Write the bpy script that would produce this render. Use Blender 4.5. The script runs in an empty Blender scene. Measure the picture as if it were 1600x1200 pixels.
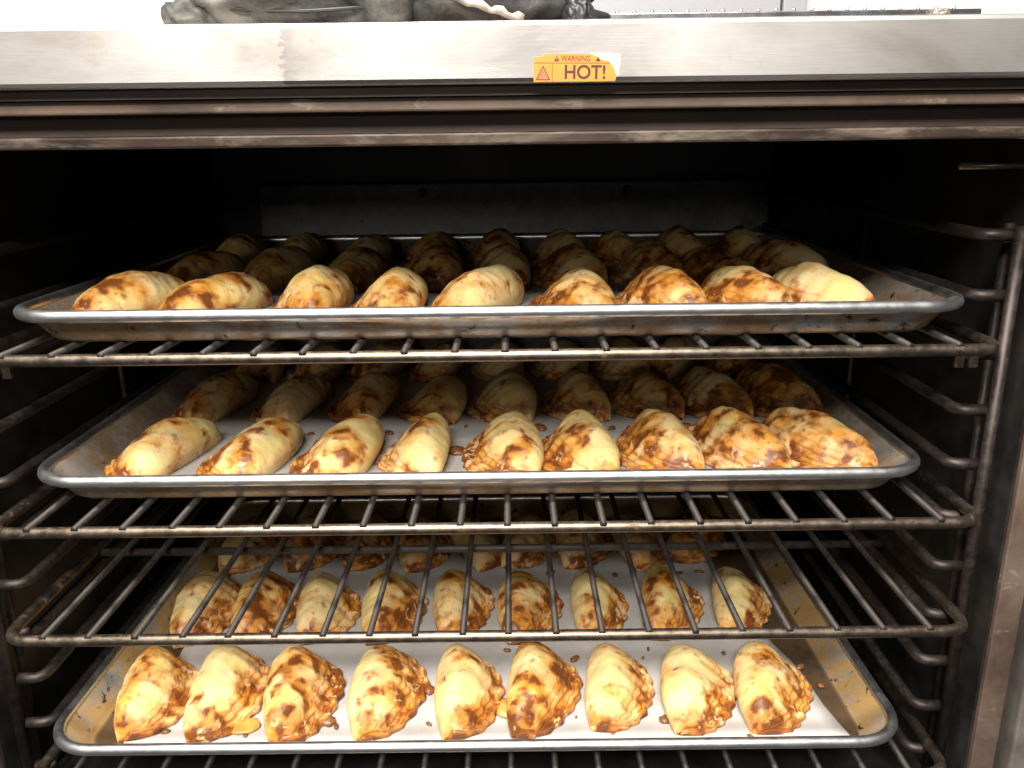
import bpy, bmesh, math, random
from mathutils import Vector, Matrix, noise

random.seed(7)
sc = bpy.context.scene
C = sc.collection

# ------------------------------------------------------------------ camera
cam_d = bpy.data.cameras.new('camera')
cam = bpy.data.objects.new('camera', cam_d); C.objects.link(cam)
cam_d.sensor_fit = 'HORIZONTAL'; cam_d.sensor_width = 36.0
cam_d.lens = 36.0 * 1294.2 / 1600.0
cam_d.clip_start = 0.01; cam_d.clip_end = 60
_p, _y, _r = math.radians(16.338), math.radians(-0.14), math.radians(-0.713)
fw = Vector((math.sin(_y)*math.cos(_p), math.cos(_y)*math.cos(_p), -math.sin(_p)))
rt = Vector((math.cos(_y), -math.sin(_y), 0)); up = rt.cross(fw)
rt2 = rt*math.cos(_r) + up*math.sin(_r); up2 = -rt*math.sin(_r) + up*math.cos(_r)
M3 = Matrix((rt2, up2, -fw)).transposed()
cam.matrix_world = Matrix.Translation((0.0223, -0.5506, 0.0635)) @ M3.to_4x4()
sc.camera = cam

# ------------------------------------------------------------------ world and lamps
w = bpy.data.worlds.new('World'); sc.world = w; w.use_nodes = True
w.node_tree.nodes['Background'].inputs[0].default_value = (0.96, 0.97, 1.0, 1)
w.node_tree.nodes['Background'].inputs[1].default_value = 0.07

def ceiling_lamp(loc, aim, size, power, col):
    d = bpy.data.lights.new('ceiling_lamp', 'AREA'); d.shape = 'RECTANGLE'
    d.size, d.size_y = size; d.energy = power; d.color = col
    o = bpy.data.objects.new('ceiling_lamp', d); C.objects.link(o)
    o.location = loc
    o.rotation_euler = (Vector(aim) - Vector(loc)).to_track_quat('-Z', 'Y').to_euler()
    return o
WARM = (1.0, 0.955, 0.88)
ceiling_lamp((-0.25, -0.58, 1.25), (-0.2, -0.2, -0.4), (0.9, 0.20), 66, WARM)
ceiling_lamp((-0.20, -1.70, 1.30), (0.0, 0.0, -0.1), (1.0, 0.45), 88, WARM)
ceiling_lamp((-0.95, -6.20, 1.00), (0.0, 0.0, 0.0), (1.5, 0.40), 30, WARM)

sc.view_settings.view_transform = 'Standard'; sc.view_settings.look = 'None'
sc.view_settings.gamma = 1.0; sc.view_settings.exposure = 0.0
sc.view_settings.use_curve_mapping = False

# ------------------------------------------------------------------ helpers
def tag(o, label=None, cat=None, group=None, kind=None):
    if label: o['label'] = label
    if cat: o['category'] = cat
    if group: o['group'] = group
    if kind: o['kind'] = kind
    return o
def empty(name, loc=(0, 0, 0), rz=0.0):
    o = bpy.data.objects.new(name, None); C.objects.link(o)
    o.location = loc; o.rotation_euler = (0, 0, rz); o.empty_display_size = 0.02
    return o
def link(name, me, parent=None, loc=(0, 0, 0)):
    o = bpy.data.objects.new(name, me); C.objects.link(o)
    o.location = loc
    if parent: o.parent = parent
    return o
def mesh_from(name, vs, fs, m, smooth=True):
    me = bpy.data.meshes.new(name); me.from_pydata([tuple(v) for v in vs], [], fs)
    me.materials.append(m)
    bm = bmesh.new(); bm.from_mesh(me); bmesh.ops.recalc_face_normals(bm, faces=bm.faces)
    bm.to_mesh(me); bm.free()
    if smooth:
        for p in me.polygons: p.use_smooth = True
    return me
def box_me(name, x0, x1, y0, y1, z0, z1, m, bev=0.0, seg=2):
    bm = bmesh.new(); bmesh.ops.create_cube(bm, size=1)
    for v in bm.verts:
        v.co = Vector(((x0+x1)/2 + v.co.x*(x1-x0), (y0+y1)/2 + v.co.y*(y1-y0), (z0+z1)/2 + v.co.z*(z1-z0)))
    if bev: bmesh.ops.bevel(bm, geom=bm.edges[:], offset=bev, segments=seg, profile=0.5, affect='EDGES')
    me = bpy.data.meshes.new(name); bm.to_mesh(me); bm.free(); me.materials.append(m)
    return me
def box(name, x0, x1, y0, y1, z0, z1, m, parent=None, bev=0.0):
    return link(name, box_me(name, x0, x1, y0, y1, z0, z1, m, bev), parent)
def fillet(pts, r, n=6, closed=False):
    pts = [Vector(p) for p in pts]; out = []
    N = len(pts)
    for i, p in enumerate(pts):
        if not closed and i in (0, N-1): out.append(p); continue
        a = (pts[i-1] - p); b = (pts[(i+1) % N] - p)
        rr = min(r, a.length*0.49, b.length*0.49)
        a.normalize(); b.normalize()
        p0, p2 = p + a*rr, p + b*rr
        for k in range(n+1):
            t = k/n
            out.append(p0*(1-t)**2 + p*2*t*(1-t) + p2*t*t)
    return out
def tube_data(path, r, seg=10, closed=False, vs=None, fs=None):
    vs = [] if vs is None else vs; fs = [] if fs is None else fs
    path = [Vector(p) for p in path]; n = len(path); base = len(vs)
    t0 = (path[1]-path[0]).normalized()
    nrm = t0.orthogonal().normalized()
    for i in range(n):
        if closed: t = (path[(i+1) % n] - path[i-1]).normalized()
        else: t = (path[min(i+1, n-1)] - path[max(i-1, 0)]).normalized()
        nrm = (nrm - t*nrm.dot(t)).normalized(); bi = t.cross(nrm)
        rr = r[i] if isinstance(r, (list, tuple)) else r
        for k in range(seg):
            a = 2*math.pi*k/seg
            vs.append(path[i] + nrm*math.cos(a)*rr + bi*math.sin(a)*rr)
    for i in range(n if closed else n-1):
        for k in range(seg):
            a, b = base+i*seg+k, base+i*seg+(k+1) % seg
            j = (i+1) % n
            fs.append((a, b, base+j*seg+(k+1) % seg, base+j*seg+k))
    if not closed:
        fs.append(tuple(base+k for k in range(seg))[::-1]); fs.append(tuple(base+(n-1)*seg+k for k in range(seg)))
    return vs, fs
def tube(name, path, r, m, parent=None, seg=10, closed=False):
    vs, fs = tube_data(path, r, seg, closed)
    return link(name, mesh_from(name, vs, fs, m), parent)

# ------------------------------------------------------------------ materials
class NT:
    def __init__(s, name):
        s.m = bpy.data.materials.new(name); s.m.use_nodes = True
        s.t = s.m.node_tree; s.b = s.t.nodes['Principled BSDF']
        s.out = s.t.nodes['Material Output']
    def n(s, typ, **kw):
        nd = s.t.nodes.new('ShaderNode'+typ)
        for k, v in kw.items():
            if hasattr(nd, k): setattr(nd, k, v)
            else: nd.inputs[k.replace('_', ' ')].default_value = v
        return nd
    def l(s, a, b): s.t.links.new(a, b)
    def coords(s, rnd=True, scale=(1, 1, 1)):
        tc = s.n('TexCoord'); mp = s.n('Mapping'); mp.inputs['Scale'].default_value = scale
        if rnd:
            oi = s.n('ObjectInfo'); mul = s.n('Math', operation='MULTIPLY'); mul.inputs[1].default_value = 37.0
            s.l(oi.outputs['Random'], mul.inputs[0])
            cb = s.n('CombineXYZ'); s.l(mul.outputs[0], cb.inputs[0]); s.l(mul.outputs[0], cb.inputs[1])
            s.l(cb.outputs[0], mp.inputs['Location'])
        s.l(tc.outputs['Object'], mp.inputs['Vector'])
        return mp.outputs['Vector']
    def noise(s, vec, scale, detail=3.0, rough=0.55, dist=0.0):
        nd = s.n('TexNoise'); nd.inputs['Scale'].default_value = scale; nd.inputs['Detail'].default_value = detail
        nd.inputs['Roughness'].default_value = rough; nd.inputs['Distortion'].default_value = dist
        s.l(vec, nd.inputs['Vector']); return nd.outputs['Fac']
    def ramp(s, fac, stops, interp='LINEAR'):
        nd = s.n('ValToRGB'); cr = nd.color_ramp; cr.interpolation = interp
        while len(cr.elements) < len(stops): cr.elements.new(0.5)
        for e, (p, c) in zip(cr.elements, stops):
            e.position = p; e.color = (c, c, c, 1) if isinstance(c, (int, float)) else (*c, 1)
        s.l(fac, nd.inputs['Fac']); return nd.outputs['Color']
    def math(s, op, a, b=None, clamp=False):
        nd = s.n('Math', operation=op); nd.use_clamp = clamp
        for i, v in enumerate((a, b)):
            if v is None: continue
            if isinstance(v, (int, float)): nd.inputs[i].default_value = v
            else: s.l(v, nd.inputs[i])
        return nd.outputs[0]
    def mix(s, fac, a, b):
        nd = s.n('Mix', data_type='RGBA')
        for i, v in ((0, fac), (6, a), (7, b)):
            if isinstance(v, (int, float)): nd.inputs[i].default_value = v
            elif isinstance(v, tuple): nd.inputs[i].default_value = (*v, 1)
            else: s.l(v, nd.inputs[i])
        return nd.outputs[2]
    def bump(s, h, strength, dist=0.001):
        nd = s.n('Bump'); nd.inputs['Strength'].default_value = strength; nd.inputs['Distance'].default_value = dist
        s.l(h, nd.inputs['Height']); s.l(nd.outputs[0], s.b.inputs['Normal'])
    def set(s, **kw):
        for k, v in kw.items():
            k = k.replace('_', ' ')
            if isinstance(v, (int, float)): s.b.inputs[k].default_value = v
            elif isinstance(v, tuple): s.b.inputs[k].default_value = (*v, 1)
            else: s.l(v, s.b.inputs[k])
        return s.m

def metal(name, c1, c2, rough=(0.3, 0.5), metallic=1.0, scale=60, stretch=(1, 1, 1), bump=0.15, spots=None, spot_t=(0.62, 0.68), spot_scale=45, spot_stretch=(1, 1, 1)):
    t = NT(name); v = t.coords(True, stretch)
    n1 = t.noise(v, scale, 5, 0.65)
    f = t.ramp(n1, [(0.35, 0.0), (0.68, 1.0)])
    col = t.mix(f, c1, c2)
    rg = t.ramp(n1, [(0.3, rough[0]), (0.7, rough[1])])
    met = metallic
    if spots:
        v2 = t.coords(True, spot_stretch)
        ns = t.noise(v2, spot_scale, 6, 0.7, 0.4)
        m = t.ramp(ns, [(spot_t[0], 0.0), (spot_t[1], 1.0)])
        col = t.mix(m, col, spots); rg = t.mix(m, rg, (0.6, 0.6, 0.6))
        met = t.math('MULTIPLY', t.math('SUBTRACT', 1.0, t.math('MULTIPLY', m, 0.8)), metallic)
    t.bump(n1, bump, 0.0006)
    return t.set(Base_Color=col, Roughness=rg, Metallic=met)

M_rod = metal('oxidised_rod', (0.030, 0.023, 0.021), (0.062, 0.048, 0.044), (0.42, 0.62), 0.75, 160, spots=(0.05, 0.025, 0.015))
M_wire = metal('rack_wire', (0.016, 0.0125, 0.0105), (0.036, 0.028, 0.023), (0.5, 0.68), 0.35, 150, spots=(0.05, 0.028, 0.018))
M_bar = metal('rack_bar', (0.125, 0.098, 0.074), (0.22, 0.178, 0.14), (0.32, 0.48), 0.95, 120, spots=(0.12, 0.06, 0.025), spot_t=(0.6, 0.7))
M_rim = metal('aluminium_rim', (0.78, 0.78, 0.79), (0.66, 0.66, 0.67), (0.30, 0.44), 1.0, 90, spots=(0.10, 0.05, 0.025), spot_t=(0.7, 0.73), spot_scale=70)
M_brown = metal('rusty_brown_steel', (0.085, 0.055, 0.041), (0.20, 0.14, 0.105), (0.5, 0.7), 0.35, 40, (0.35, 1, 0.35), spots=(0.36, 0.29, 0.22), spot_t=(0.58, 0.72), spot_scale=70, spot_stretch=(0.3, 1, 1))
M_lip = metal('worn_dark_lip', (0.045, 0.030, 0.024), (0.10, 0.068, 0.052), (0.4, 0.6), 0.5, 50, (0.3, 1, 1), spots=(0.22, 0.175, 0.135), spot_t=(0.48, 0.68), spot_scale=70, spot_stretch=(0.25, 1, 1))
M_dkbrown = metal('dark_brown_recess', (0.035, 0.023, 0.018), (0.085, 0.055, 0.042), (0.55, 0.75), 0.2, 50, (0.3, 1, 1))
M_lip2 = metal('greasy_brown_metal', (0.05, 0.033, 0.025), (0.11, 0.075, 0.056), (0.4, 0.6), 0.3, 40, (0.3, 1, 1))
M_black = metal('black_enamel', (0.010, 0.0095, 0.0095), (0.022, 0.020, 0.019), (0.38, 0.6), 0.0, 30)
M_baffle = metal('grey_baffle_enamel', (0.045, 0.045, 0.045), (0.14, 0.14, 0.135), (0.35, 0.55), 0.35, 25, spots=(0.012, 0.012, 0.012), spot_t=(0.62, 0.68), spot_scale=60)
M_back = metal('dull_back_steel', (0.035, 0.035, 0.036), (0.075, 0.073, 0.07), (0.4, 0.6), 0.3, 12)
M_frame = metal('grey_frame_steel', (0.20, 0.175, 0.155), (0.28, 0.25, 0.22), (0.45, 0.6), 0.6, 30)

def pan_material(name, stain, t0, t1, burn_t, floor_col):
    t = NT(name); v = t.coords(True); vs = t.coords(True, (0.18, 1, 1.6))
    n1 = t.noise(v, 24, 6, 0.68, 0.3); n2 = t.noise(vs, 130, 6, 0.7); n3 = t.noise(v, 60, 6, 0.72, 0.5)
    base = t.mix(t.ramp(n2, [(0.3, 0), (0.7, 1)]), (0.52, 0.51, 0.50), (0.38, 0.36, 0.335))
    st = t.ramp(t.math('ADD', n1, t.math('MULTIPLY', t.math('SUBTRACT', n2, 0.5), 0.35)), [(t0, 0.0), (t1, 1.0)])
    col = t.mix(st, base, stain)
    burn = t.ramp(n3, [(burn_t, 0.0), (burn_t+0.035, 1.0)])
    col = t.mix(burn, col, (0.035, 0.014, 0.008))
    if floor_col:      # baked-on grease over the flat floor
        tc = t.n('TexCoord'); sx = t.n('SeparateXYZ'); t.l(tc.outputs['Object'], sx.inputs[0])
        fm = t.ramp(t.math('MULTIPLY', sx.outputs[2], 100.0), [(0.16, 1.0), (0.30, 0.0)])
        col = t.mix(t.math('MULTIPLY', fm, 0.85), col, floor_col)
    rg = t.mix(st, t.ramp(n2, [(0.3, 0.26), (0.7, 0.42)]), (0.45, 0.45, 0.45))
    met = t.math('SUBTRACT', 1.0, t.math('MAXIMUM', t.math('ADD', t.math('MULTIPLY', st, 0.45), 0.25), t.math('MULTIPLY', burn, 0.9)))
    t.bump(n2, 0.08, 0.0005)
    return t.set(Base_Color=col, Roughness=rg, Metallic=met)
M_pan = [pan_material('stained_pan', (0.23, 0.145, 0.075), 0.33, 0.56, 0.60, (0.16, 0.11, 0.06)),
         pan_material('clean_pan', (0.22, 0.15, 0.085), 0.32, 0.58, 0.65, None),
         pan_material('varnished_pan', (0.36, 0.225, 0.09), 0.30, 0.50, 0.60, (0.06, 0.036, 0.02))]

def stainless():
    t = NT('brushed_stainless')
    v = t.coords(False, (0.04, 1, 1)); v2 = t.coords(False, (0.5, 1, 1.2))
    br = t.noise(v, 900, 3, 0.6); sm = t.noise(v2, 14, 5, 0.6, 0.6)
    col = t.mix(t.ramp(sm, [(0.38, 0), (0.64, 1)]), (0.64, 0.615, 0.60), (0.36, 0.33, 0.305))
    stn = t.ramp(t.noise(t.coords(False), 22, 5, 0.7), [(0.60, 0.0), (0.74, 0.55)])
    col = t.mix(stn, col, (0.40, 0.30, 0.20))
    tc = t.n('TexCoord'); sx = t.n('SeparateXYZ'); t.l(tc.outputs['Object'], sx.inputs[0])
    wob = t.math('MULTIPLY', t.math('SUBTRACT', t.noise(t.coords(False, (1, 1, 2.5)), 120, 5, 0.7), 0.5), 0.02)
    xx = t.math('ADD', sx.outputs[0], wob)
    clean = t.math('MULTIPLY', t.math('GREATER_THAN', xx, -0.104), t.ramp(xx, [(0.03, 1.0), (0.12, 0.0)]))
    rg = t.mix(clean, t.ramp(sm, [(0.3, 0.43), (0.7, 0.52)]), (0.30, 0.30, 0.30))
    t.bump(br, 0.07, 0.0004)
    return t.set(Base_Color=col, Roughness=rg, Metallic=1.0)
M_steel = stainless()

def flat(name, col, rough=0.6, metallic=0.0, var=0.15, scale=40, bump=0.1):
    t = NT(name); v = t.coords(True)
    n = t.noise(v, scale, 4)
    c2 = tuple(c*(1-var) for c in col)
    t.bump(n, bump, 0.001)
    return t.set(Base_Color=t.mix(t.ramp(n, [(0.35, 0), (0.65, 1)]), col, c2), Roughness=rough, Metallic=metallic)
def paper():
    t = NT('parchment'); v = t.coords(True)
    n = t.noise(v, 30, 5, 0.6); g = t.ramp(t.noise(v, 18, 5, 0.65), [(0.52, 0.0), (0.75, 0.5)])
    fib = t.noise(v, 420, 3)
    col = t.mix(t.ramp(n, [(0.35, 0), (0.7, 1)]), (0.49, 0.475, 0.46), (0.41, 0.395, 0.38))
    col = t.mix(g, col, (0.36, 0.31, 0.25))
    t.bump(t.math('ADD', n, t.math('MULTIPLY', fib, 0.15)), 0.25, 0.0015)
    return t.set(Base_Color=col, Roughness=0.55)
M_paper = paper()
M_wall = flat('white_wall_paint', (0.82, 0.82, 0.81), 0.6, var=0.04, scale=3)
M_cab = flat('grey_cabinet_paint', (0.30, 0.30, 0.325), 0.5, var=0.05, scale=4)
M_crumb = flat('baked_filling', (0.26, 0.10, 0.035), 0.35, var=0.5, scale=300)
M_leak = flat('leaked_filling', (0.66, 0.36, 0.08), 0.3, var=0.35, scale=120)
M_ink = flat('dark_brown_ink', (0.05, 0.016, 0.014), 0.5, var=0.1)
M_orange = flat('orange_sticker_vinyl', (0.76, 0.215, 0.03), 0.45, var=0.12, scale=90)
M_backing = flat('pale_sticker_backing', (0.86, 0.78, 0.42), 0.6, var=0.1, scale=90)
M_redtri = flat('red_brown_print', (0.48, 0.13, 0.06), 0.45, var=0.25, scale=300)
M_chrome = metal('bright_rivet', (0.6, 0.6, 0.62), (0.5, 0.5, 0.52), (0.2, 0.3), 1.0, 60)

def cloth(name, c1, c2, c3):
    t = NT(name); v = t.coords(True)
    n = t.noise(v, 30, 6, 0.7, 0.5); wv = t.noise(v, 900, 2)
    col = t.ramp(n, [(0.32, c1), (0.5, c2), (0.66, c3)])
    t.bump(t.math('ADD', n, t.math('MULTIPLY', wv, 0.3)), 0.4, 0.002)
    return t.set(Base_Color=col, Roughness=0.9)
M_mitt = cloth('scorched_grey_canvas', (0.02, 0.02, 0.021), (0.10, 0.095, 0.085), (0.20, 0.18, 0.145))
M_mitt2 = cloth('charred_dark_canvas', (0.012, 0.012, 0.013), (0.045, 0.043, 0.042), (0.13, 0.11, 0.09))
M_hem = flat('pale_frayed_hem', (0.48, 0.43, 0.36), 0.9, var=0.5, scale=120)
M_strap = flat('black_strap', (0.018, 0.018, 0.02), 0.5, var=0.3, scale=200)

def dough():
    t = NT('baked_dough')
    v = t.coords(True)
    uv = t.n('UVMap'); sp = t.n('SeparateXYZ'); t.l(uv.outputs[0], sp.inputs[0])
    vv, hh = sp.outputs[1], sp.outputs[0]          # across (0 fold .. 1 crimped edge), along
    crimp = t.ramp(vv, [(0.64, 0.0), (0.80, 1.0)])
    fold = t.ramp(vv, [(0.02, 1.0), (0.30, 0.0)])
    tip = t.ramp(t.math('ABSOLUTE', t.math('SUBTRACT', hh, 0.5)), [(0.26, 0.0), (0.44, 1.0)])
    low = t.ramp(vv, [(0.80, 0.0), (0.95, 1.0)])
    oi = t.n('ObjectInfo')
    rnd = t.math('MULTIPLY', t.math('SUBTRACT', oi.outputs['Random'], 0.5), 0.14)
    big = t.math('ADD', t.noise(v, 30, 3, 0.55, 0.2), rnd)
    big = t.math('ADD', big, t.math('MULTIPLY', crimp, 0.10))
    big = t.math('ADD', big, t.math('MULTIPLY', tip, 0.10))
    big = t.math('SUBTRACT', big, t.math('MULTIPLY', fold, 0.11))
    mid = t.noise(v, 80, 3, 0.5, 0.25)
    mid = t.math('ADD', mid, t.math('MULTIPLY', t.math('SUBTRACT', big, 0.5), 0.9))
    small = t.noise(v, 210, 3, 0.6, 0.4)
    cream = t.mix(t.ramp(t.noise(v, 40, 2), [(0.35, 0), (0.65, 1)]), (0.76, 0.60, 0.225), (0.77, 0.60, 0.32))
    peach = t.math('MULTIPLY', t.math('MAXIMUM', t.math('MULTIPLY', crimp, 0.6), t.math('MAXIMUM', low, t.math('MULTIPLY', tip, 0.7))), 0.85)
    cream = t.mix(peach, cream, (0.72, 0.42, 0.20))
    gold = t.ramp(big, [(0.42, 0.0), (0.54, 0.55), (0.64, 0.95)])
    col = t.mix(gold, cream, (0.64, 0.265, 0.030))
    miss = t.ramp(t.noise(v, 75, 3, 0.6, 0.6), [(0.58, 0.0), (0.64, 1.0)])
    miss = t.math('MULTIPLY', miss, t.math('MAXIMUM', crimp, tip))
    brown = t.ramp(mid, [(0.51, 0.0), (0.60, 0.55), (0.69, 0.92)])
    col = t.mix(brown, col, (0.34, 0.108, 0.016))
    dark = t.ramp(mid, [(0.63, 0.0), (0.72, 0.85)])
    col = t.mix(dark, col, (0.13, 0.038, 0.010))
    # streaks that follow the crimped layers
    wob = t.math('MULTIPLY', t.noise(v, 38, 2), 8.0)
    st = t.math('SINE', t.math('ADD', t.math('MULTIPLY', vv, 95.0), wob))
    stm = t.math('MULTIPLY', t.ramp(st, [(0.20, 0.0), (0.85, 0.75)]), crimp)
    stm = t.math('MULTIPLY', stm, t.ramp(big, [(0.38, 0.2), (0.56, 1.0)]))
    col = t.mix(stm, col, (0.30, 0.088, 0.014))
    col = t.mix(miss, col, (0.78, 0.50, 0.26))
    # small blisters
    vo = t.n('TexVoronoi'); vo.inputs['Scale'].default_value = 150; t.l(v, vo.inputs['Vector'])
    bl = t.math('MULTIPLY', t.ramp(vo.outputs['Distance'], [(0.16, 1.0), (0.24, 0.0)]), t.ramp(small, [(0.54, 0.0), (0.57, 1.0)]))
    bl = t.math('MULTIPLY', bl, t.ramp(big, [(0.42, 0.0), (0.5, 0.8)]))
    col = t.mix(bl, col, (0.30, 0.095, 0.018))
    rg = t.mix(t.math('MULTIPLY', gold, t.ramp(small, [(0.4, 1.0), (0.6, 0.5)])), (0.60, 0.60, 0.60), (0.36, 0.36, 0.36))
    t.bump(t.math('ADD', t.math('ADD', small, t.math('MULTIPLY', bl, 0.6)), t.math('ADD', t.math('MULTIPLY', mid, 0.8), t.math('MULTIPLY', stm, -0.9))), 0.45, 0.0012)
    t.b.inputs['Subsurface Radius'].default_value = (0.006, 0.003, 0.0012)
    t.b.inputs['Subsurface Scale'].default_value = 0.5
    return t.set(Base_Color=col, Roughness=rg, Subsurface_Weight=0.12)
M_dough = dough()

# ------------------------------------------------------------------ the oven
S = 0.0408
def rung_z(k): return -S*(k-1)
XR, XL = 0.3730, -0.381
oven = empty('convection_oven', (0, 0.28, -0.47))
tag(oven, 'open commercial convection oven with stainless header and black enamel cavity', 'oven')
def ov(name, x0, x1, y0, y1, z0, z1, m, bev=0.0):
    o = box(name, x0, x1, y0, y1, z0, z1, m, None, bev)
    o.parent = oven; o.matrix_parent_inverse = Matrix.Translation(oven.location).inverted()
    return o
ov('header_panel', -0.62, 0.62, -0.060, 0.66, 0.0945, 0.1275, M_steel, 0.0028)['label'] = 'brushed stainless steel front edge of oven top'
ov('top_recess', -0.60, 0.60, -0.050, 0.64, 0.0888, 0.0943, M_lip2)
ov('gasket_strip', -0.60, 0.60, -0.046, 0.05, 0.0808, 0.0886, M_brown, 0.0012)['label'] = 'rusty brown strip under the header'
ov('frame_recess', -0.60, 0.60, -0.032, 0.05, 0.0690, 0.0806, M_dkbrown)
ov('door_lip', -0.60, 0.60, -0.038, 0.02, 0.0616, 0.0688, M_lip, 0.0014)['label'] = 'worn dark lip with scraped metal edge'
ov('cavity_ceiling', XL-0.02, XR+0.02, 0.022, 0.62, 0.0640, 0.0675, M_black)
ov('cavity_floor', XL-0.02, XR+0.02, -0.012, 0.62, -0.475, -0.462, M_black)
ov('back_wall', XL-0.02, XR+0.02, 0.600, 0.618, -0.4615, 0.0635, M_back)
ov('side_wall', XR, XR+0.012, -0.010, 0.598, -0.4615, 0.0612, M_black)
ov('side_wall', XL-0.012, XL, -0.010, 0.598, -0.4615, 0.0612, M_black)
ov('door_jamb', XR+0.0012, XR+0.0195, -0.0155, -0.0102, -0.50, 0.0612, M_brown, 0.001)['label'] = 'rusty brown vertical jamb strip'
ov('door_jamb', XL-0.020, XL-0.0005, -0.0155, -0.0102, -0.50, 0.0612, M_brown, 0.001)['label'] = 'rusty brown vertical jamb strip'
ov('side_channel', XR+0.020, XR+0.031, 0.002, 0.03, -0.50, 0.0612, M_black)
ov('outer_frame', XR+0.0315, XR+0.10, -0.016, 0.03, -0.50, 0.0612, M_frame, 0.002)
ov('outer_frame', XL-0.10, XL-0.0215, -0.016, 0.03, -0.50, 0.0612, M_frame, 0.002)
baf = ov('fan_baffle', -0.312, 0.362, 0.566, 0.572, -0.43, 0.0120, M_baffle, 0.0015)
for x in (-0.0955, 0.1748):
    bm = bmesh.new()
    bmesh.ops.create_cone(bm, cap_ends=True, segments=16, radius1=0.0062, radius2=0.0052, depth=0.004, matrix=Matrix.Rotation(math.pi/2, 4, 'X'))
    me = bpy.data.meshes.new('bolt'); bm.to_mesh(me); bm.free(); me.materials.append(M_black)
    b = link('bolt', me, baf, (x, 0.5645, 0.0004))
    b.matrix_parent_inverse = Matrix.Identity(4)
pr = tube('sensor_probe', [(0.3105, 0.0, 0.0446), (0.3765, 0.0, 0.0449)], 0.0022, M_bar)
pr.parent = oven; pr.matrix_parent_inverse = Matrix.Translation(oven.location).inverted()

# ------------------------------------------------------------------ rack guides (bent rods on each side)
def guide(side):
    s = 1 if side == 'r' else -1
    Xu = 0.3577 if s > 0 else -0.3700
    dz = 0.0 if s > 0 else -0.007
    g = empty('rack_guide', (Xu, 0.24, -0.455+dz))
    tag(g, 'dark oxidised rod guide standing along the cavity wall %s' % ('with the sensor probe' if s > 0 else 'opposite the sensor probe'), 'rack guide')
    inv = Matrix.Translation(g.location).inverted()
    def add(o): o.parent = g; o.matrix_parent_inverse = inv
    zt, zb = 0.006+dz, -0.462
    for y in (0.0, 0.021, 0.255, 0.50):
        rr = 0.0042 if y == 0 else 0.0034
        xo = 0 if y == 0 else 0.0035*s
        add(tube('upright', [(Xu+xo, y, zb), (Xu+xo, y, zt)], rr, M_rod, seg=12))
    for k in range(1, 12):
        z = rung_z(k) + dz
        Xi = Xu - 0.0225*s
        pth = fillet([(Xu-0.002*s, 0.0045, z), (Xi, 0.0045, z), (Xi, 0.4955, z), (Xu-0.002*s, 0.4955, z)], 0.013, 7)
        add(tube('rung', pth, 0.0042, M_rod, seg=12))
    return g
guide('r'); guide('l')

# ------------------------------------------------------------------ wire racks
RW = 0.3479
wire_me = None
def rack(k, y0, label, dx=0.0):
    global wire_me
    z = rung_z(k) + 0.0085
    r = empty('wire_rack', (dx, y0, z)); tag(r, label, 'oven rack', 'wire racks on the side guides')
    D = 0.515
    fr = tube('frame', fillet([(-RW, 0, 0), (RW, 0, 0), (RW, D, 0), (-RW, D, 0)], 0.020, 6, True), 0.0042, M_bar, r, 12, True)
    if wire_me is None:
        vs, fs = tube_data([(0, -0.0030, 0), (0, D+0.003, 0)], 0.0025, 10)
        wire_me = mesh_from('wire', vs, fs, M_wire)
    n = 20; sp = 0.0334
    for i in range(n):
        o = link('wire', wire_me, r, ((i-(n-1)/2)*sp + random.uniform(-0.0006, 0.0006), random.uniform(-0.0006, 0.0006), 0.0036)); o.rotation_euler = (0, random.uniform(0, 6.28), random.uniform(-0.003, 0.003))
    tube('crossbar', [(-RW, 0.143, -0.0048), (RW, 0.143, -0.0048)], 0.0036, M_wire, r)
    tube('crossbar', [(-RW, 0.36, -0.0048), (RW, 0.36, -0.0048)], 0.0036, M_wire, r)
    return r
R1 = rack(3, -0.0165, 'wire rack with stub tabs, carrying the brown stained pan under the header')
R2 = rack(6, -0.0238, 'wire rack carrying the clean pan, next above the empty rack')
R3 = rack(8, -0.0311, 'empty wire rack without any pan, bridging over the lowest pastries')
R4 = rack(11, -0.0330, 'lowest wire rack, under the pan with burnt varnished sides')
for x in (-0.331, 0.331):
    for d in (0.0, 0.0095):
        o = box('stop_tab', x-0.003+d-0.004, x+0.003+d-0.004, 0.012, 0.016, -0.016, -0.0035, M_bar, R1, 0.0008)

# ------------------------------------------------------------------ sheet pans
PW, PD = 0.33, 0.2285
def rr_loop(hx, hy, r, z, n=7):
    out = []
    for cx, cy, a0 in ((hx-r, hy-r, 0), (-hx+r, hy-r, 90), (-hx+r, -hy+r, 180), (hx-r, -hy+r, 270)):
        for k in range(n+1):
            a = math.radians(a0 + 90*k/n); out.append(Vector((cx+r*math.cos(a), cy+r*math.sin(a), z)))
    return out
def loft(name, loops, m, cap0=False, cap1=False):
    vs, fs = [], []
    for L in loops: vs += L
    n = len(loops[0])
    for i in range(len(loops)-1):
        for k in range(n):
            fs.append((i*n+k, i*n+(k+1) % n, (i+1)*n+(k+1) % n, (i+1)*n+k))
    if cap0: fs.append(tuple(range(n)))
    if cap1: fs.append(tuple((len(loops)-1)*n+k for k in range(n)))
    return mesh_from(name, vs, fs, m)
RZ = 0.0205          # rim height above the pan's underside
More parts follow.
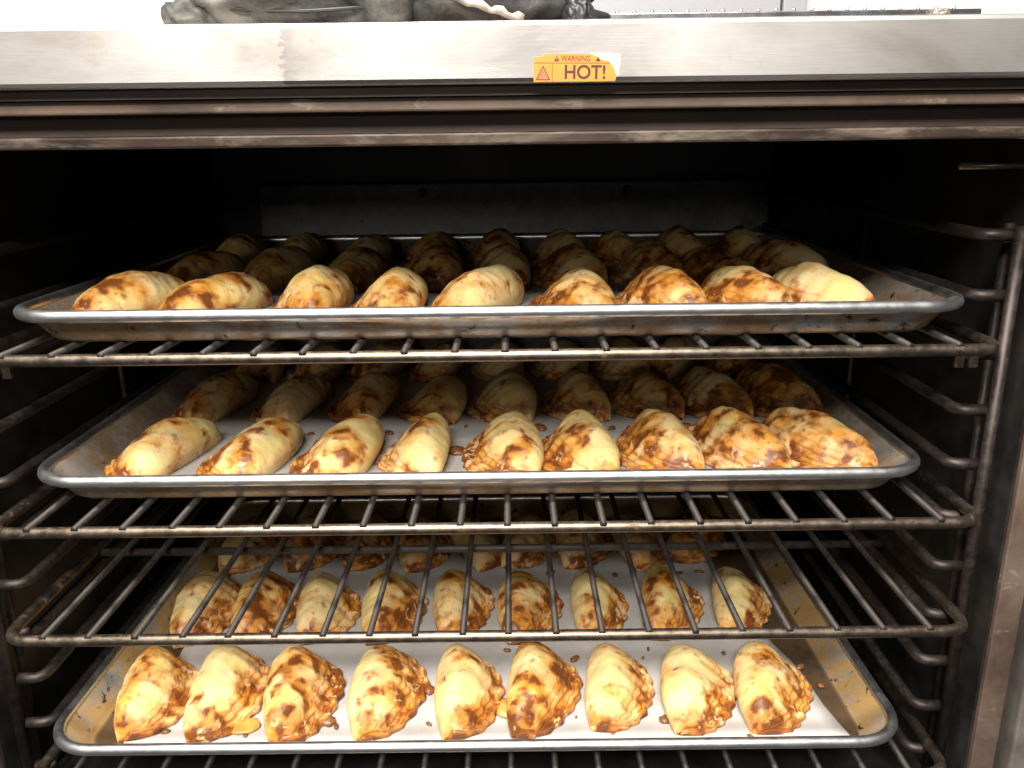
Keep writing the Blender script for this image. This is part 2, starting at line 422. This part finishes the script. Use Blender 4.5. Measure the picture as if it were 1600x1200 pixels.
def pan(loc, mat, label):
    e = empty('sheet_pan', loc); tag(e, label, 'baking pan', 'sheet pans in the oven')
    T = 0.0011
    fx, fy = PW-0.0235, PD-0.0235      # floor half size
    loops = []
    # inside floor -> inside wall
    loops.append(rr_loop(fx-0.006, fy-0.006, 0.020, T))
    loops.append(rr_loop(fx-0.001, fy-0.001, 0.022, T+0.0008))
    loops.append(rr_loop(fx+0.0025, fy+0.0025, 0.024, T+0.0035))
    loops.append(rr_loop(PW-0.0088, PD-0.0088, 0.032, RZ))
    # over the edge and down the outside
    loops.append(rr_loop(PW-0.0075, PD-0.0075, 0.033, RZ))
    loops.append(rr_loop(fx+0.0040, fy+0.0040, 0.025, 0.0030))
    loops.append(rr_loop(fx+0.0005, fy+0.0005, 0.023, 0.0004))
    loops.append(rr_loop(fx-0.006, fy-0.006, 0.020, 0.0))
    link('pan_body', loft('pan_body', loops, mat, True, True), e)
    path = rr_loop(PW-0.0042, PD-0.0042, 0.036, RZ+0.0012, 9)
    tube('rolled_rim', path, 0.0044, M_rim, e, 12, True)
    return e
ZT = {k: rung_z(k) + 0.0085 + 0.0036 + 0.0027 for k in (3, 6, 11)}
PANS = {1: (0.0052, -0.0134, 3), 2: (-0.0048, -0.0037, 6), 3: (-0.0109, -0.0346, 11)}
LBL = {1: 'aluminium sheet pan with brown stained front wall, under the header',
       2: 'clean aluminium sheet pan on the rack above the empty rack',
       3: 'aluminium sheet pan with burnt varnished side walls on the lowest rack'}
ROWN = {1: 'brown stained pan under the header', 2: 'clean pan', 3: 'lowest burnt pan'}
def paper_sheet(loc, x0, x1, y0, y1, rot, label, seed, cut=None):
    nx, ny = 40, 28; vs, fs = [], []
    for i in range(nx+1):
        for j in range(ny+1):
            x = x0+(x1-x0)*i/nx; y = y0+(y1-y0)*j/ny
            ex = min(i, nx-i)/nx; ey = min(j, ny-j)/ny
            q = Vector((x*9, y*9, seed*3.7))
            if cut: x -= cut*(i/nx)**2*min(1.0, j/ny*1.6)
            edge = max(0, 1-min(ex*14, ey*10))
            z = 0.0006 + max(0, noise.noise(q*2.2))*0.0013 + edge*max(0, noise.noise(q*1.7+Vector((5, 5, 5))))*0.006
            x += noise.noise(Vector((y*14, seed, 1)))*0.0025*(1 if ex == 0 else 0)
            vs.append((x, y, z))
    for i in range(nx):
        for j in range(ny):
            a = i*(ny+1)+j; fs.append((a, a+ny+1, a+ny+2, a+1))
    me = mesh_from('parchment_sheet', vs, fs, M_paper)
    o = link('parchment_sheet', me, None, loc); o.rotation_euler = (0, 0, rot)
    md = o.modifiers.new('thick', 'SOLIDIFY'); md.thickness = 0.0003; md.offset = 1
    tag(o, label, 'baking paper', 'parchment sheets lining the pans')
    return o
for t, (px, py, k) in PANS.items():
    loc = (px, py+PD, ZT[k])
    pan(loc, M_pan[t-1], LBL[t])
    fl = (px, py+PD, ZT[k]+0.0012)
    if t == 3: paper_sheet(fl, -0.280, 0.296, -0.200, 0.198, math.radians(0.3), 'crumb-spotted white parchment lining the lowest burnt pan', 3, 0.045)
    if t == 2: paper_sheet(fl, -0.296, 0.298, -0.198, 0.199, math.radians(-0.4), 'white parchment lining the clean pan', 2)
    if t == 1: paper_sheet(fl, -0.296, 0.270, -0.198, 0.199, math.radians(0.3), 'white parchment lining the brown stained pan', 1)

# ------------------------------------------------------------------ pastries
def pastry_mesh(seed):
    rnd = random.Random(seed)
    L = 0.110*rnd.uniform(0.96, 1.05); W = 0.0500*rnd.uniform(0.95, 1.08); H = 0.0325*rnd.uniform(0.92, 1.08)
    NU, NV = 64, 54
    kr = rnd.uniform(10, 15); ridges = rnd.uniform(2.2, 3.2); pleat = rnd.uniform(0.0, 0.0009); ph = rnd.uniform(0, 6)
    bend = rnd.uniform(-0.004, 0.004); skew = rnd.uniform(0.02, 0.30); o = Vector((seed*7.3, seed*3.1, 0))
    vs, uvs = [], []
    for i in range(NU+1):
        th = (i/NU*2-1)*math.pi/2*0.985
        sy = math.sin(th); e = max(0.0, math.cos(th))
        y = L/2*sy
        xin = -0.0065*e + bend*(1-sy*sy)
        nb = noise.noise(Vector((sy*3.0, seed*1.9, 0)))
        xo = W*(e**0.74)*(1+skew*sy*e) + 0.0012*math.sin(kr*1.7*th+ph)*(e > 0.2) + 0.002*nb*e
        for j in range(NV+1):
            v = j/NV
            v2 = v**1.15 if v < 1 else 1.0
            x = xin + (xo-xin)*v2
            s = min(1.0, v/0.90)
            B = max(0.0, math.sin(math.pi*s**0.74))**0.72
            body = H*(e**0.74)*B*(1+0.10*noise.noise(Vector((sy*2.0, v*1.6, seed*2.7))))
            fl = 0.0
            if v > 0.6:
                q = max(0.0, (v-0.74)/0.26)
                edge = min(1, (1-v)/0.04)**0.5
                en = min(1.0, e/0.10)
                wv = 0.22*noise.noise(Vector((sy*4, v*2, seed*1.3)))
                lay = abs(math.sin(math.pi*(q*ridges + wv)))**0.8
                rope = 0.5+0.5*math.sin(kr*th*2.2 + 4*v + ph)
                fl = (0.0036 + 0.0021*lay*(1-0.4*q) + 0.0011*rope*q)*edge*min(1, (v-0.6)*9)*en
                # folded-over ends
                fl += 0.0035*max(0, abs(sy)-0.80)/0.20*edge*en
            # smooth maximum
            k = 0.0025; h = max(0.0, min(1.0, 0.5+0.5*(body-fl)/k)); z = fl*(1-h)+body*h + k*h*(1-h)*(1 if v > 0.4 and body > 0.001 else 0)
            bul = 0.0065*math.sin(math.pi*min(1.0, z/H*0.95))*max(0, 1-v*2.2)**1.2*e
            x -= bul
            pn = Vector((x, y, z))
            amt = min(1.0, z/0.006)
            z += amt*(0.0017*noise.noise(pn*42+o) + 0.0007*noise.noise(pn*120+o))
            z += amt*pleat*math.sin(th*26+ph+6*noise.noise(pn*40+o))*max(0, 1-v*1.8)
            x += amt*0.0008*noise.noise(pn*90+o+Vector((9, 2, 4)))
            vs.append(Vector((x, y, max(0.0, z)))); uvs.append((i/NU, v))
    fs = []
    for i in range(NU):
        for j in range(NV):
            a = i*(NV+1)+j; fs.append((a, a+NV+1, a+NV+2, a+1))
    # flat underside from the outline
    ring = [i*(NV+1) for i in range(NU+1)] + [i*(NV+1)+NV for i in range(NU, -1, -1)]
    nb = len(vs)
    for r_ in ring: vs.append(Vector((vs[r_].x*0.985, vs[r_].y*0.985, 0.0))); uvs.append(uvs[r_])
    m = len(ring)
    for k in range(m):
        fs.append((ring[k], nb+k, nb+(k+1) % m, ring[(k+1) % m]))
    fs.append(tuple(nb+k for k in range(m)))
    # centre on the footprint
    for v in vs: v.x -= W*0.42
    me = bpy.data.meshes.new('empanada'); me.from_pydata([tuple(v) for v in vs], [], fs)
    ul = me.uv_layers.new(name='UVMap')
    for lp in me.loops: ul.data[lp.index].uv = uvs[lp.vertex_index]
    me.materials.append(M_dough)
    bm = bmesh.new(); bm.from_mesh(me); bmesh.ops.recalc_face_normals(bm, faces=bm.faces); bm.to_mesh(me); bm.free()
    for p in me.polygons: p.use_smooth = True
    return me
VAR = [pastry_mesh(s) for s in range(1, 15)]

COLS = {
 (1, 1): ([-0.281, -0.221, -0.139, -0.077, -0.011, 0.065, 0.131, 0.192, 0.250], 0.092),
 (1, 2): ([-0.279, -0.208, -0.134, -0.060, 0.006, 0.071, 0.143, 0.203, 0.267], 0.236),
 (1, 3): ([-0.288, -0.218, -0.145, -0.072, -0.003, 0.065, 0.126, 0.195, 0.261], 0.368),
 (2, 1): ([-0.271, -0.196, -0.124, -0.059, 0.009, 0.070, 0.134, 0.197, 0.259], 0.088),
 (2, 2): ([-0.276, -0.197, -0.126, -0.058, 0.008, 0.078, 0.144, 0.207, 0.266], 0.226),
 (2, 3): ([-0.271, -0.202, -0.133, -0.065, 0.003, 0.070, 0.137, 0.196, 0.259], 0.362),
 (3, 1): ([-0.282, -0.222, -0.157, -0.086, -0.017, 0.045, 0.109, 0.178, 0.240], 0.052),
 (3, 2): ([-0.284, -0.225, -0.165, -0.100, -0.030, 0.037, 0.107, 0.178, 0.249], 0.186),
 (3, 3): ([-0.277, -0.209, -0.142, -0.079, -0.018, 0.041, 0.103, 0.171, 0.236], 0.322),
}
ORD = ['first', 'second', 'third', 'fourth', 'fifth', 'sixth', 'seventh', 'eighth', 'ninth']
ROWL = {1: 'front', 2: 'middle', 3: 'back'}
YAW = {(3, 1): [9, 8, 6, 2, 0, -3, -5, -8, -9], (3, 2): [8, 6, 5, 2, 0, -2, -5, -7, -9],
       (2, 1): [-12, -8, -4, 0, 6, 9, 14, 19, 25], (2, 2): [-12, -9, -6, 0, 5, 10, 16, 20, 24],
       (1, 1): [-20, -27, -2, 2, -24, 5, 15, 19, 24], (1, 2): [-16, -12, -6, 2, 8, 12, 16, 20, 22]}
past = {}
cnt = 0
for (t, r), (xs, y) in COLS.items():
    for c, x in enumerate(xs):
        me = VAR[(cnt*5 + t*3 + r) % len(VAR)]; cnt += 1
        yw = YAW.get((t, r), [random.gauss(0, 10) for _ in xs])[c] + random.uniform(-3, 3)
        rz = math.radians(yw + (0 if t == 3 else 180))
        zz = ZT[PANS[t][2]] + 0.0012 + 0.0016
        o = link('empanada', me, None, (x, y+random.uniform(-0.004, 0.004), zz))
        o.rotation_euler = (0, 0, rz)
        sc_ = random.uniform(0.97, 1.04); o.scale = (sc_, sc_, sc_*random.uniform(0.95, 1.06))
        tag(o, 'golden half-moon empanada, %s along the %s row of the %s' % (ORD[c], ROWL[r], ROWN[t]), 'empanada', 'baked empanadas on the sheet pans')
        past[(t, r, c)] = o

# leaked filling beside some pastries (parts of those pastries)
def blob_mesh(name, sx, sy, sz, seed, m, sub=3):
    bm = bmesh.new(); bmesh.ops.create_icosphere(bm, subdivisions=sub, radius=1)
    for v in bm.verts:
        n = 1 + 0.30*noise.noise(v.co*1.6+Vector((seed*5.1, 0, seed)))
        v.co = Vector((v.co.x*sx*n, v.co.y*sy*n, max(-0.2, v.co.z)*sz*n))
    me = bpy.data.meshes.new(name); bm.to_mesh(me); bm.free(); me.materials.append(m)
    for p in me.polygons: p.use_smooth = True
    return me
for key, lx, ly, sx, sy, m in (((3, 1, 1), 0.018, -0.041, 0.013, 0.009, M_leak), ((3, 1, 4), 0.029, -0.018, 0.008, 0.012, M_leak),
                            ((3, 1, 6), -0.016, -0.040, 0.005, 0.007, M_leak), ((3, 1, 2), 0.020, -0.032, 0.006, 0.005, M_crumb),
                            ((3, 1, 3), 0.033, 0.004, 0.005, 0.006, M_crumb), ((2, 1, 4), 0.033, -0.012, 0.007, 0.009, M_crumb),
                            ((2, 2, 6), 0.034, -0.006, 0.008, 0.007, M_crumb), ((2, 1, 5), -0.024, 0.010, 0.006, 0.010, M_crumb)):
    o = link('leaked_filling', blob_mesh('leaked_filling', sx, sy, 0.0035, lx*900, m), past[key], (lx, ly, 0.0012))

# crumbs and drips on the parchment
cme = [blob_mesh('crumb', 0.0028*a, 0.0028*b, 0.0016, i+1, M_crumb, 2) for i, (a, b) in enumerate(((1, 1), (0.7, 1.3), (1.2, 0.8), (0.5, 0.9), (0.6, 1.7)))]
def crumb(t, x, y, s):
    o = link('crumb', random.choice(cme), None, (x, y, ZT[PANS[t][2]]+0.0012+0.0016))
    o.rotation_euler = (0, 0, random.uniform(0, 6.28)); o.scale = (s, s, s)
    tag(o, 'tiny brown crumb of baked filling on the parchment of the %s' % ROWN[t], 'crumb', 'crumbs of baked filling on the %s' % ROWN[t])
for x, y, s in ((-0.196, 0.008, 1.1), (-0.142, 0.020, 1.4), (-0.125, 0.016, 1.5), (-0.19, 0.125, 1.1), (-0.262, 0.012, 1.2), (-0.02, 0.112, 1.1), (0.013, 0.118, 1.5), (0.075, 0.104, 1.6),
                (0.142, 0.02, 1.8), (0.158, 0.012, 1.5), (0.150, 0.034, 0.8), (0.098, 0.004, 1.2), (0.222, 0.004, 1.2), (0.206, -0.002, 1.6), (0.275, 0.088, 1.5), (0.284, 0.062, 1.2),
                (0.137, 0.104, 1.0), (0.144, 0.118, 0.8), (0.07, 0.024, 0.8), (-0.05, 0.018, 0.9), (-0.004, 0.016, 0.9), (0.212, 0.110, 0.9), (0.222, 0.26, 1.3), (0.06, 0.262, 1.8), (-0.118, 0.262, 1.6), (0.13, 0.255, 1.4), (0.2, 0.258, 1.3), (-0.245, 0.262, 1.3), (-0.03, 0.256, 1.3), (-0.107, 0.012, 0.7)):
    crumb(3, x, y, s)
for x, y, s in ((-0.09, 0.075, 0.9), (-0.018, 0.07, 1.1), (-0.09, 0.15, 1.5), (0.045, 0.158, 2.6), (-0.022, 0.165, 1.0), (0.178, 0.16, 1.8), (0.11, 0.155, 1.5), (0.235, 0.155, 1.6), (-0.16, 0.15, 1.2), (0.107, 0.10, 0.8)):
    crumb(2, x, y, s)

# ------------------------------------------------------------------ warning sticker on the header
YS = -0.0600
stk = empty('warning_sticker', (0.0593, YS, 0.1020)); tag(stk, 'torn orange HOT! warning sticker on the stainless header', 'sticker')
stk.rotation_euler = (0, math.radians(0.8), 0)
def plate(name, pts, y, th, m, parent):
    n = len(pts)
    vs = [(x, y, z) for x, z in pts] + [(x, y-th, z) for x, z in pts]
    fs = [tuple(range(n)), tuple(n+k for k in range(n))[::-1]] + [(k, (k+1) % n, n+(k+1) % n, n+k) for k in range(n)]
    return link(name, mesh_from(name, vs, fs, m, False), parent)
# sticker coordinates: photograph pixels of the sticker, 0.0003575 m each, about its centre
def sp_(x, y): return ((x-901)*0.000357, (107-y)*0.000357)
torn = [(834, 127.5), (834, 92), (848, 90), (851, 86.5), (922, 86.5), (932, 90), (938, 94), (950, 96), (953, 100), (957, 104), (960, 110), (963, 118), (961, 125), (950, 126)]
back = [(920, 86), (967, 86), (968, 100), (966, 112), (968, 116), (963, 119), (961, 126), (930, 126.5)]
plate('backing_paper', [sp_(*p) for p in back], -0.00005, 0.00012, M_backing, stk)['label'] = 'pale yellow backing left where the sticker tore'
face = plate('printed_face', [sp_(*p) for p in torn], -0.0002, 0.00015, M_orange, stk)
Yp = -0.00036
def print_rect(x0, y0, x1, y1, name='printed_line'):
    plate(name, [sp_(x0, y0), sp_(x1, y0), sp_(x1, y1), sp_(x0, y1)], Yp, 0.00003, M_ink, face)
print_rect(834.5, 99.2, 953, 100.2); print_rect(862.3, 100.4, 863.2, 127.2)
def text(body, x, y, h, name, bold=0.0, sx=1.0):
    cu = bpy.data.curves.new(name, 'FONT'); cu.body = body; cu.size = h; cu.align_x = 'LEFT'; cu.offset = bold
    tmp = bpy.data.objects.new(name, cu); C.objects.link(tmp)
    dg = bpy.context.evaluated_depsgraph_get(); me = bpy.data.meshes.new_from_object(tmp.evaluated_get(dg))
    bpy.data.objects.remove(tmp)
    me.materials.clear(); me.materials.append(M_ink)
    o = link(name, me, face); X, Z = sp_(x, y); o.location = (X, Yp-0.00004, Z); o.rotation_euler = (math.pi/2, 0, 0); o.scale = (sx, 1, 1)
    return o
text('HOT!', 880.5, 122.3, 0.0100, 'lettering', 0.00024, 0.98)
text('WARNING', 876, 97.2, 0.0042, 'lettering', 0.00006, 0.80)
def tri(cx, y0, y1, hw, m, name, dy=0.0):
    return plate(name, [sp_(cx-hw, y1), sp_(cx+hw, y1), sp_(cx, y0)], Yp-dy, 0.00003, m, face)
tri(848.5, 103, 125, 11.5, M_ink, 'hazard_triangle'); tri(848.5, 106, 123.6, 9.0, M_redtri, 'hazard_triangle', 0.00005)
for k in range(3): print_rect(843+k*4, 115-k % 2, 844.6+k*4, 121, 'heat_mark')
tri(869.5, 88.6, 97.3, 4.4, M_ink, 'alert_triangle'); tri(933.5, 90, 97.3, 4.2, M_ink, 'alert_triangle')
plate('alert_mark', [sp_(869, 91.5), sp_(870, 91.5), sp_(870, 95), sp_(869, 95)], Yp-0.00006, 0.00003, M_orange, face)

# ------------------------------------------------------------------ on top of the oven
ZTOP = 0.1276
def mitt_mesh(name, lx, ly, lz, seed, m):
    bm = bmesh.new(); bmesh.ops.create_icosphere(bm, subdivisions=5, radius=1)
    for v in bm.verts:
        p = v.co.copy()
        n = 1 + 0.20*noise.noise(p*1.5+Vector((seed, 0, 0))) + 0.10*noise.noise(p*4+Vector((0, seed, 0)))
        q = Vector((math.copysign(abs(p.x)**0.75, p.x)*lx*n, math.copysign(abs(p.y)**0.8, p.y)*ly*n, math.copysign(abs(p.z)**0.7, p.z)*lz*n))
        q.z += 0.10*lz*math.sin(q.x/lx*9+seed)*(p.z > 0)
        q.z = max(q.z, -lz*0.82); v.co = q
    bm.verts.ensure_lookup_table()
    zmin = min(v.co.z for v in bm.verts)
    for v in bm.verts: v.co.z -= zmin
    me = bpy.data.meshes.new(name); bm.to_mesh(me); bm.free(); me.materials.append(m)
    for p in me.polygons: p.use_smooth = True
    return me
ma = empty('oven_mitt', (-0.10, -0.005, ZTOP)); tag(ma, 'grey scorched canvas oven mitt lying on the oven top', 'oven mitt')
link('mitt_body', mitt_mesh('mitt_body', 0.070, 0.046, 0.034, 1.3, M_mitt), ma, (0.003, 0, 0))
link('thumb', mitt_mesh('thumb', 0.020, 0.022, 0.011, 4.1, M_mitt), ma, (-0.058, -0.014, 0))
tube('seam', [(-0.068+0.13*k/24, -0.0405+0.012*abs(k/12-1)**2.5, 0.0135-0.006*math.sin(k/24*3.0)) for k in range(25)], 0.0011, M_strap, ma, 6)
mb = empty('oven_mitt', (0.02, 0.0, ZTOP)); tag(mb, 'charred dark oven mitt with pale frayed hem and black strap', 'oven mitt')
link('mitt_body', mitt_mesh('mitt_body', 0.062, 0.044, 0.034, 8.4, M_mitt2), mb, (-0.012, 0.004, 0))
tube('hem', [(-0.052+0.062*k/20, -0.036-0.006*math.sin(k/20*3.1), 0.0235-0.0205*(k/20)**0.8 + 0.001*math.sin(k*1.7)) for k in range(21)], [0.0016+0.0012*math.sin(k*0.9)**2 for k in range(21)], M_hem, mb, 8)
link('strap', mitt_mesh('strap', 0.0085, 0.012, 0.008, 2.2, M_strap), mb, (0.042, -0.030, 0))
tube('strap', [(0.036, -0.034, 0.016), (0.040, -0.037, 0.008), (0.050, -0.037, 0.0045), (0.058, -0.030, 0.0035)], 0.0034, M_strap, mb, 8)
tr = empty('riveted_rail', (0.16, 0.02, ZTOP)); tag(tr, 'bright riveted steel rail on the oven top beside the mitts', 'rail')
link('rail', box_me('rail', -0.075, 0.16, -0.004, 0.004, 0, 0.0128, M_chrome, 0.001), tr)
bm = bmesh.new(); bmesh.ops.create_icosphere(bm, subdivisions=2, radius=0.0013); rme = bpy.data.meshes.new('rivet'); bm.to_mesh(rme); bm.free(); rme.materials.append(M_chrome)
for k in range(20): link('rivet', rme, tr, (-0.070+k*0.0112, -0.002, 0.0134))
kn = link('top_knob', mitt_mesh('top_knob', 0.006, 0.005, 0.0022, 3.3, M_frame), None, (0.262, -0.049, ZTOP)); tag(kn, 'small grey metal knob on the oven top past the rail', 'knob')

# room behind the oven
wall = box('wall', -3.0, 3.0, 0.95, 1.05, -1.4, 1.6, M_wall); wall['kind'] = 'structure'
cb = empty('grey_cabinet', (0.29, 0.86, -0.2)); tag(cb, 'plain grey cabinet against the white wall behind the oven', 'cabinet')
link('door', box_me('door', -0.26, 0.145, -0.04, 0.08, -0.9, 0.9, M_cab, 0.002), cb)
link('door', box_me('door', 0.149, 0.185, -0.04, 0.08, -0.9, 0.9, M_cab, 0.002), cb)
